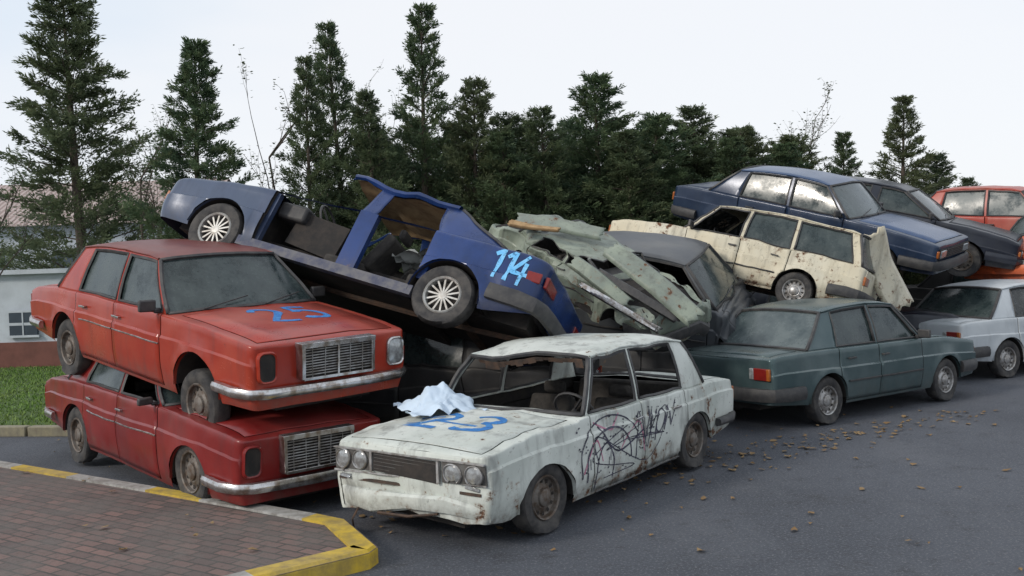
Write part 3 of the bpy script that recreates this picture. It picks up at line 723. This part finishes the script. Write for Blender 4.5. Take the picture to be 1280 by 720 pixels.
br=nt.nodes.new('ShaderNodeTexBrick'); lk(nt,mp.outputs[0],br.inputs['Vector']); br.inputs['Scale'].default_value=1.0; br.inputs['Brick Width'].default_value=.21; br.inputs['Row Height'].default_value=.105; br.inputs['Mortar Size'].default_value=.010
br.inputs['Color1'].default_value=(.20,.125,.108,1); br.inputs['Color2'].default_value=(.105,.08,.074,1); br.inputs['Mortar'].default_value=(.06,.055,.05,1)
n=noise_(nt,1.5,8,.7); n2=noise_(nt,30,6,.7)
c=mixc(nt,math_(nt,'MULTIPLY',mrange(nt,n,.38,.65),.7),br.outputs['Color'],(.125,.115,.105)); c=mixc(nt,math_(nt,'MULTIPLY',mrange(nt,n2,.5,.7),.6),c,(.06,.05,.045)); lk(nt,c,b.inputs['Base Color']); b.inputs['Roughness'].default_value=.8
bump(nt,b,math_(nt,'ADD',math_(nt,'MULTIPLY',br.outputs['Fac'],-1),math_(nt,'MULTIPLY',n2,.6)),.7,.015); M['brick']=m
K=[(-14,15.9),(-5.6,10.76),(-3.32,9.2),(-1.62,8.03),(-1.36,7.82),(-1.02,7.08),(-1.06,6.94),(-1.72,6.42),(-2.6,5.75),(-6,3)]
sheet('pavement',K+[(-40,3),(-40,15.9)],.115,M['brick'])
kw=paint('kerb_white',(.50,.50,.48),.15,.4,.8,(.32,.32,.31),dirt=.8,seed=21); ky=paint('kerb_yellow',(.62,.42,.02),.15,.12,.7,(.54,.38,.06),dirt=.5,seed=22); kg=paint('kerb_worn',(.24,.22,.16),.2,.4,.8,(.3,.27,.16),dirt=.6,seed=23)
mb=MB()
pts=[Vector((*k,0)) for k in K]; inner=[]
for i,p in enumerate(pts):
    t=(pts[min(i+1,len(pts)-1)]-pts[max(i-1,0)]).normalized(); inner.append(p+Vector((t.y,-t.x,0))*(.19 if 3<=i<=7 else .16))
fo=[];fi=[]
for i in range(len(pts)-1):
    n=max(1,int((pts[i+1]-pts[i]).length/.25))
    for k in range(n): fo.append(pts[i].lerp(pts[i+1],k/n)); fi.append(inner[i].lerp(inner[i+1],k/n))
fo.append(pts[-1]); fi.append(inner[-1])
for i in range(len(fo)-1):
    x=(fo[i].x+fo[i+1].x)/2; y=(fo[i].y+fo[i+1].y)/2
    if y>8.0: mi= 0 if x<-5.1 else (1 if x<-4.3 else (0 if x<-3.3 else (1 if x<-2.6 else 0)))
    else: mi=1 if y>6.35 else (0 if y>5.5 else 1)
    o0,o1,i0,i1=fo[i],fo[i+1],fi[i],fi[i+1]; z=.135
    e0=o0.lerp(i0,.15);e1=o1.lerp(i1,.15)
    mb.grid([[(o0.x,o0.y,0),(o0.x,o0.y,z-.03),(e0.x,e0.y,z),(i0.x,i0.y,z),(i0.x,i0.y,.1)],[(o1.x,o1.y,0),(o1.x,o1.y,z-.03),(e1.x,e1.y,z),(i1.x,i1.y,z),(i1.x,i1.y,.1)]],mi)
o=mkobj('kerb',mb,[kw,ky,kg],sharp=20); o['kind']='structure'
M['grass']=simple('grass_ground',(.06,.11,.02),.9,0,.4,3,.4,(.045,.075,.015))
sheet('grass_lawn',[(-40,14.9),(-7.1,13.2),(-5.2,12.9),(-4.6,14.5),(-4.2,24),(-40,40)],.05,M['grass'])
M['blade']=simple('grass_blades',(.11,.21,.03),.8,0,.3,1.2,0,(.15,.22,.05))
n=32000; X=rng.uniform(-14,-4.6,n); Y=rng.uniform(13.0,23,n)
ok=(Y>13.3+(-5.2-X)*.1); X=X[ok];Y=Y[ok]; n=len(X)
h=rng.uniform(.02,.055,n); a=rng.uniform(0,6.28,n); w=.012
v=np.zeros((n,3,3)); v[:,0]=np.c_[X-np.cos(a)*w,Y-np.sin(a)*w,np.full(n,.05)]; v[:,1]=np.c_[X+np.cos(a)*w,Y+np.sin(a)*w,np.full(n,.05)]; v[:,2]=np.c_[X+rng.normal(0,.02,n),Y+rng.normal(0,.02,n),.05+h]
me=bpy.data.meshes.new('grass'); me.from_pydata(v.reshape(-1,3).tolist(),[],np.arange(3*n).reshape(-1,3).tolist()); me.materials.append(M['blade']); o=bpy.data.objects.new('grass',me); col.objects.link(o); o['kind']='stuff'
mb=MB()
for i in range(14):
    x=-16+i*.8; mb.box((x+.4,14.72-(i*.8+.4)*.17,.06),(.78,.14,.14),0,Matrix.Rotation(-.168,3,'Z'))
o=mkobj('lawn_kerb',mb,[kg],bevel=.015); o['kind']='structure'
M['leaf']=simple('dry_leaf',(.17,.10,.04),.8,0,.5,4,0,(.26,.18,.09))
mb=MB()
for i in range(420):
    if i<90: x=random.gauss(2.4,1.3); y=9.6+ (x-1)*.75+random.gauss(-.5,.6)
    elif i<290: t=random.random(); x=-1.2+t*7+random.gauss(0,.2); y=8.2+t*4.2+random.gauss(0,.25)
    else: x=random.uniform(-6,7);y=random.uniform(6,13)
    s=random.uniform(.012,.045); a=random.uniform(0,6.28); z=.006+ (.12 if x<-1.8 and y<9.1+(-3.3-x)*.68 else 0)
    vs=[]
    for k in range(6):
        t=a+k*math.pi/3; r=s*(1.2 if k%3==0 else .7); vs.append((x+math.cos(t)*r,y+math.sin(t)*r,z+random.uniform(0,.02)))
    mb.add(vs,[tuple(range(6))])
o=mkobj('fallen_leaves',mb,[M['leaf']],merge=False,smooth=False); o['kind']='stuff'

# ---------------------------------------------------------------- trees
def leafmat(name,a,b_,c_):
    m,nt,b=newmat(name); n1=noise_(nt,1.3,4,.6); n2=noise_(nt,7,4,.6)
    oi=nt.nodes.new('ShaderNodeObjectInfo')
    c=mixc(nt,mrange(nt,n1,.35,.65),a,b_); c=mixc(nt,mrange(nt,n2,.48,.72),c,c_); c=mixc(nt,math_(nt,'MULTIPLY',oi.outputs['Random'],.45),c,(.13,.13,.065))
    lk(nt,c,b.inputs['Base Color']); b.inputs['Roughness'].default_value=.7; b.inputs['Specular IOR Level'].default_value=.3
    tr=nt.nodes.new('ShaderNodeBsdfTranslucent'); lk(nt,c,tr.inputs[0]); ms=nt.nodes.new('ShaderNodeMixShader'); ms.inputs[0].default_value=.35
    out=nt.nodes['Material Output']; lk(nt,b.outputs[0],ms.inputs[1]); lk(nt,tr.outputs[0],ms.inputs[2]); lk(nt,ms.outputs[0],out.inputs[0])
    return m
M['fol']=leafmat('conifer_foliage',(.055,.095,.058),(.10,.15,.072),(.165,.20,.10))
M['bark']=simple('bark',(.09,.07,.055),.9,0,.4,10,.6,(.05,.04,.03))
HB=6.0;RB=1.9
def conifer_mesh(seed,nb,el0,el1,t0=.05,power=1.0,droopk=.10,dens=1.0):
    """plumes: limbs carrying flat side sprigs with small needle tufts"""
    r=np.random.default_rng(seed); quads=[]
    tb=MB(); tb.tube([(0,0,0),(.03,0,HB*.5),(0,.02,HB*.99)],[.10,.06,.006],7)
    for i in range(nb):
        t=t0+(1-t0)*((i+r.uniform(0,1))/nb)**.85; t=min(t,.99); z0=HB*t; env=RB*(1-t)**power
        az=i*2.4+r.uniform(-.6,.6); ln=env*r.uniform(.35,1.15)*(1.35 if r.uniform()<.15 else 1)+.12; el=rad(r.uniform(el0,el1)+14*t)
        d=np.array([math.cos(az)*math.cos(el),math.sin(az)*math.cos(el),math.sin(el)]); p0=np.array([0,0,z0-ln*math.sin(el)*.6])
        sidev=np.cross(d,[0,0,1.0]); sidev/=np.linalg.norm(sidev); upv=np.cross(sidev,d)
        bend=np.array([0,0,r.uniform(-1,.8)*droopk*ln*2])
        if i%2==0: tb.tube([p0.tolist(),(p0+d*ln*.5+bend*.25).tolist(),(p0+d*ln*.95+bend).tolist()],[.016,.010,.003],4)
        ns=int((7+17*ln)*dens)
        S=r.uniform(.08,1.0,ns)**.75; sgn=r.choice([-1,1],ns)
        P=p0+d*ln*S[:,None]+bend*(S**2)[:,None]
        sd=d*.85+sidev*(sgn*r.uniform(.30,.85,ns))[:,None]+upv*r.normal(.05,.25,ns)[:,None]; sd/=np.linalg.norm(sd,axis=1)[:,None]
        sl=(.10+.30*ln*(1-S*.75))*r.uniform(.5,1.2,ns); sl=np.minimum(sl,.5)
        nl=14
        U=r.uniform(.0,1.05,(ns,nl))
        B=P[:,None,:]+sd[:,None,:]*(sl[:,None]*U)[...,None]+r.normal(0,.018,(ns,nl,3))
        B=B.reshape(-1,3); dd=np.repeat(sd,nl,0)+r.normal(0,.38,(ns*nl,3)); dd/=np.linalg.norm(dd,axis=1)[:,None]
        sv=np.cross(dd,r.normal(0,1,(ns*nl,3))); sv/=np.linalg.norm(sv,axis=1)[:,None]
        l=r.uniform(.045,.11,ns*nl)[:,None]; w=r.uniform(.006,.015,ns*nl)[:,None]
        quads.append(np.stack([B-sv*w*.4,B+dd*l*.5-sv*w,B+dd*l,B+dd*l*.5+sv*w],1))
    Q=np.concatenate(quads); n=len(Q)
    me=bpy.data.meshes.new('crown'); me.from_pydata(Q.reshape(-1,3).tolist(),[],np.arange(4*n).reshape(-1,4).tolist()); me.materials.append(M['fol'])
    return me,tb
variants=[]
for s_,a in enumerate(((190,0,32,.05,.95,.16,1.25),(135,8,40,.05,1.0,.10,1.1),(180,10,48,.04,.55,.08,1.1),(160,8,45,.05,.75,.10,1.1))):
    me,tb=conifer_mesh(100+s_,*a)
    tr=mkobj('trunk',tb,[M['bark']]); variants.append((me,tr.data)); bpy.data.objects.remove(tr)
trees=[(-11.0,26,9.9,3.3,0),(-5.84,18.5,6.3,1.9,0),(-3.85,19,6.0,1.5,1),(-3.25,20,6.8,1.8,1),(-2.5,19,5.3,1.6,3),(-1.76,20,7.1,2.0,1),(-.64,20,5.6,1.9,3),(.08,21,5.0,2.1,2),(.8,20,5.0,1.9,3),(1.93,21,5.8,2.5,3),(3.02,21,4.9,2.2,2),(4.04,22,5.2,2.4,3),(5.1,22,4.7,2.2,2),(6.4,23,4.6,2.1,2),(7.5,22.3,4.6,1.5,1),(8.44,22,5.3,2.0,1),(9.7,23,4.1,1.7,3),(11,24,3.6,1.3,3),(-.1,19.6,4.5,1.9,3),(2.5,20,4.5,2.1,3),(1.3,23,5.1,2.2,2),(3.5,23,5.1,2.2,3),(-3.0,22,4.9,2.0,2),(-1.2,22,5.0,2.1,2),(6.0,21.5,4.3,1.9,3),(4.6,20.8,4.4,1.9,3),(-2.2,23,5.2,2.1,2),(.4,23,5.0,2.1,3),(2.4,23.5,5.2,2.1,3),(5.4,23.5,4.9,2.0,3)]
for i,(x,y,h,r_,vi) in enumerate(trees):
    t=empty('conifer_tree',(x,y,0),(rad(random.uniform(-2,2)),rad(random.uniform(-2.5,2.5)),random.uniform(0,6.28)),(r_/RB,r_/RB,h/HB),'tall feathery green conifer standing behind the stacked cars' if h>4.9 else 'short feathery green conifer behind the stacked cars','tree','conifers behind the car pile')
    o=bpy.data.objects.new('crown',variants[vi][0]); col.objects.link(o); o.parent=t
    o=bpy.data.objects.new('trunk',variants[vi][1]); col.objects.link(o); o.parent=t
def bare(x,y,h,seed,leaves=0):
    rr=random.Random(seed); mb=MB(); lv=MB()
    def br(p,d,l,r,dep):
        n=4; path=[p];q=p.copy();dd=d.copy()
        for k in range(n):
            dd=(dd+Vector((rr.gauss(0,.12),rr.gauss(0,.12),.06))).normalized(); q=q+dd*l/n; path.append(q.copy())
        mb.tube(path,[r*(1-.6*k/n) for k in range(n+1)],5)
        if dep==0:
            for _ in range(leaves):
                c_=path[rr.randint(1,n)]+Vector((rr.gauss(0,.06),rr.gauss(0,.06),rr.gauss(0,.06))); s=rr.uniform(.02,.04); a=rr.uniform(0,6.28); u=Vector((math.cos(a),math.sin(a),rr.uniform(-.5,.5)))*s; w=Vector((-math.sin(a),math.cos(a),rr.uniform(-.5,.5)))*s
                lv.quad(c_-u,c_-w,c_+u,c_+w)
            return
        for k in range(rr.randint(4,6)):
            idx=rr.randint(1,n); pp=path[idx]
            nd=(dd+Vector((rr.gauss(0,.4),rr.gauss(0,.4),rr.gauss(.25,.25)))).normalized(); br(pp,nd,l*rr.uniform(.35,.55),r*.45,dep-1)
    br(Vector((0,0,0)),Vector((0,0,1)),h*.72,.045,3)
    t=empty('bare_tree',(x,y,0),(0,0,0),1,'thin leafless tree with fine twigs behind the cars','tree')
    mkobj('trunk',mb,[M['bark']],t); 
    if lv.f: mkobj('crown',lv,[M['fol']],t,smooth=False,merge=False)
for a in ((-5.0,20,6.0,1,9),(5.7,24,5.0,2,8),(-10.6,20,4.8,3,9),(-4.5,21,5.8,8,9),(-7.6,21,5.6,13,8)): bare(*a)
n=90000; X=rng.uniform(-4.6,11.5,n); Y=rng.normal(24.2,.7,n); hmax=3.9+.5*np.sin(X*1.7)+.4*np.sin(X*4.1+1)+.25*np.sin(X*9.3)-.20*np.clip(X-4,0,9); Z=rng.uniform(0,1,n)**.8*hmax
c3=np.c_[X,Y,Z]; d=rng.normal(0,1,(n,3))+np.array([0,0,.5]); d/=np.linalg.norm(d,axis=1)[:,None]; s=np.cross(d,rng.normal(0,1,(n,3))); s/=np.linalg.norm(s,axis=1)[:,None]
l=rng.uniform(.08,.18,n)[:,None]; w=l*.25
q=np.stack([c3-s*w*.4,c3+d*l*.5-s*w,c3+d*l,c3+d*l*.5+s*w],1)
me=bpy.data.meshes.new('hedge'); me.from_pydata(q.reshape(-1,3).tolist(),[],np.arange(4*n).reshape(-1,4).tolist()); me.materials.append(M['fol']); o=bpy.data.objects.new('hedge',me); col.objects.link(o); o['kind']='stuff'

# ---------------------------------------------------------------- buildings
M['wallw']=simple('pale_wall',(.50,.55,.60),.8,0,.18,2,.1); M['wallr']=simple('red_wall_base',(.17,.065,.05),.8,0,.3,3,.1)
m,nt,b=newmat('corrugated_roof'); tc=nt.nodes.new('ShaderNodeTexCoord'); wv=nt.nodes.new('ShaderNodeTexWave'); wv.inputs['Scale'].default_value=1.6; wv.bands_direction='X'; lk(nt,tc.outputs['Object'],wv.inputs['Vector'])
lk(nt,mixc(nt,wv.outputs['Fac'],(.24,.17,.15),(.40,.33,.31)),b.inputs['Base Color']); b.inputs['Roughness'].default_value=.6; bump(nt,b,wv.outputs['Fac'],.6,.03); M['corr']=m
M['winb']=simple('window_dark',(.05,.07,.09),.15,0,.2,3,0)
e=empty('kiosk_building',(-13,24,0),(0,0,rad(-3)),1,'low pale blue building with red base beyond the lawn','building')
mb=MB(); mb.box((0,0,.3),(7,4,.6),1); mb.box((0,0,1.35),(6.9,3.9,1.5),0); mb.box((0,0,2.14),(7.2,4.2,.10),0); mkobj('wall',mb,[M['wallw'],M['wallr']],e,smooth=False)
for x in (-2.2,-.6,1.0,2.4):
    mb=MB(); mb.box((x,-2.0,1.0),(.62,.06,.5),0); mb.box((x,-2.02,1.0),(.70,.03,.06),1); mb.box((x,-2.025,1.0),(.03,.035,.56),1); mb.box((x,-2.02,1.28),(.70,.04,.05),1);mb.box((x,-2.02,.73),(.70,.05,.05),1); mkobj('window',mb,[M['winb'],M['wallw']],e,smooth=False)
e=empty('hall_building',(-17.5,39,0),(0,0,rad(2)),1,'long hall with brownish pink corrugated sheet roof','building')
mb=MB(); mb.box((0,0,1.9),(13,8,3.8)); mkobj('wall',mb,[M['wallw']],e,smooth=False)
mb=MB(); mb.grid([[(-6.8,-4.4,3.7),(6.8,-4.4,3.7)],[(-6.6,0,5.5),(6.6,0,5.5)],[(-6.8,4.4,3.7),(6.8,4.4,3.7)]]); mb.add([(-6.5,-4,3.8),(-6.5,4,3.8),(-6.5,0,5.4)],[(0,1,2)]); mb.add([(6.5,-4,3.8),(6.5,4,3.8),(6.5,0,5.4)],[(0,1,2)]); mkobj('roof',mb,[M['corr']],e,smooth=False)
for x in (-4,-1,2,5):
    mb=MB(); mb.box((x,-4.03,2.2),(1.4,.1,1.0)); mkobj('window',mb,[M['winb']],e,smooth=False)

# ---------------------------------------------------------------- cloth on white sedan's bonnet
M['cloth']=simple('white_cloth',(.55,.66,.78),.7,0,.12,6,.2)
mb=MB(); n=46; P=[]
for i in range(n):
    row=[]
    for j in range(n):
        u=i/(n-1)*2-1;v=j/(n-1)*2-1; r=math.sqrt(u*u+v*v)
        z=.20*max(0,1-r**1.3)*(1+.4*noise.noise(Vector((u*1.6,v*1.6,3))))+.08*abs(noise.noise(Vector((u*2.0,v*2.0,0))))+.03*abs(noise.noise(Vector((u*5,v*5,5))))
        k=1+.35*noise.noise(Vector((u*2,v*2,9)))
        row.append((u*.32*k,v*.34*k,max(.0,z)))
    P.append(row)
mb.grid(P)
h=Vector((math.cos(rad(233.4)),math.sin(rad(233.4)))); lf=Vector((-h.y,h.x)); p=Vector((.42,9.28))+h*1.10+lf*(-.56)
o=mkobj('crumpled_cloth',mb,[M['cloth']],sharp=80); o.location=(p.x,p.y,.825); o.rotation_euler=(0,rad(3),rad(20)); o['label']='crumpled pale blue-white cloth lying on a car bonnet'; o['category']='cloth'

# ---------------------------------------------------------------- world, sun, camera
w=bpy.data.worlds.new('World'); scene.world=w; w.use_nodes=True; nt=w.node_tree; bg=nt.nodes['Background']
AZ,EL=238,30
sky=nt.nodes.new('ShaderNodeTexSky'); sky.sky_type='NISHITA'; sky.sun_disc=False; sky.sun_elevation=rad(EL); sky.sun_rotation=rad(AZ)
sc=nt.nodes.new('ShaderNodeVectorMath'); sc.operation='SCALE'; sc.inputs['Scale'].default_value=.09; nt.links.new(sky.outputs[0],sc.inputs[0])
tc=nt.nodes.new('ShaderNodeTexCoord'); nz=noise_(nt,1.2,5,.5,tc.outputs['Generated'],(1,1,3)); cl=mixc(nt,mrange(nt,nz,.35,.65),(.80,.89,1.0),(.97,.99,1.03))
mx=mixc(nt,.90,sc.outputs[0],cl); nt.links.new(mx,bg.inputs[0]); bg.inputs[1].default_value=1.0
s=bpy.data.lights.new('sun','SUN'); s.energy=1.9; s.angle=rad(10); s.color=(1,.92,.82); so=bpy.data.objects.new('sun',s); col.objects.link(so)
az=rad(AZ); el=rad(EL); dv=Vector((math.sin(az)*math.cos(el),math.cos(az)*math.cos(el),math.sin(el))); so.rotation_euler=dv.to_track_quat('Z','Y').to_euler()
cam=bpy.data.cameras.new('camera'); cam.sensor_width=36; cam.lens=36*1251/1280; cam.clip_end=2000; co=bpy.data.objects.new('camera',cam); col.objects.link(co)
pi_,ro=.0342,-.0339
fwd=Vector((0,math.cos(pi_),-math.sin(pi_)));upv=Vector((0,math.sin(pi_),math.cos(pi_)));rt=Vector((1,0,0))
r2=rt*math.cos(ro)+upv*math.sin(ro);u2=-rt*math.sin(ro)+upv*math.cos(ro)
co.matrix_world=Matrix(((r2.x,u2.x,-fwd.x,0),(r2.y,u2.y,-fwd.y,0),(r2.z,u2.z,-fwd.z,2.174),(0,0,0,1)))
scene.camera=co
scene.view_settings.view_transform='Standard'; scene.view_settings.look='None'; scene.view_settings.exposure=0
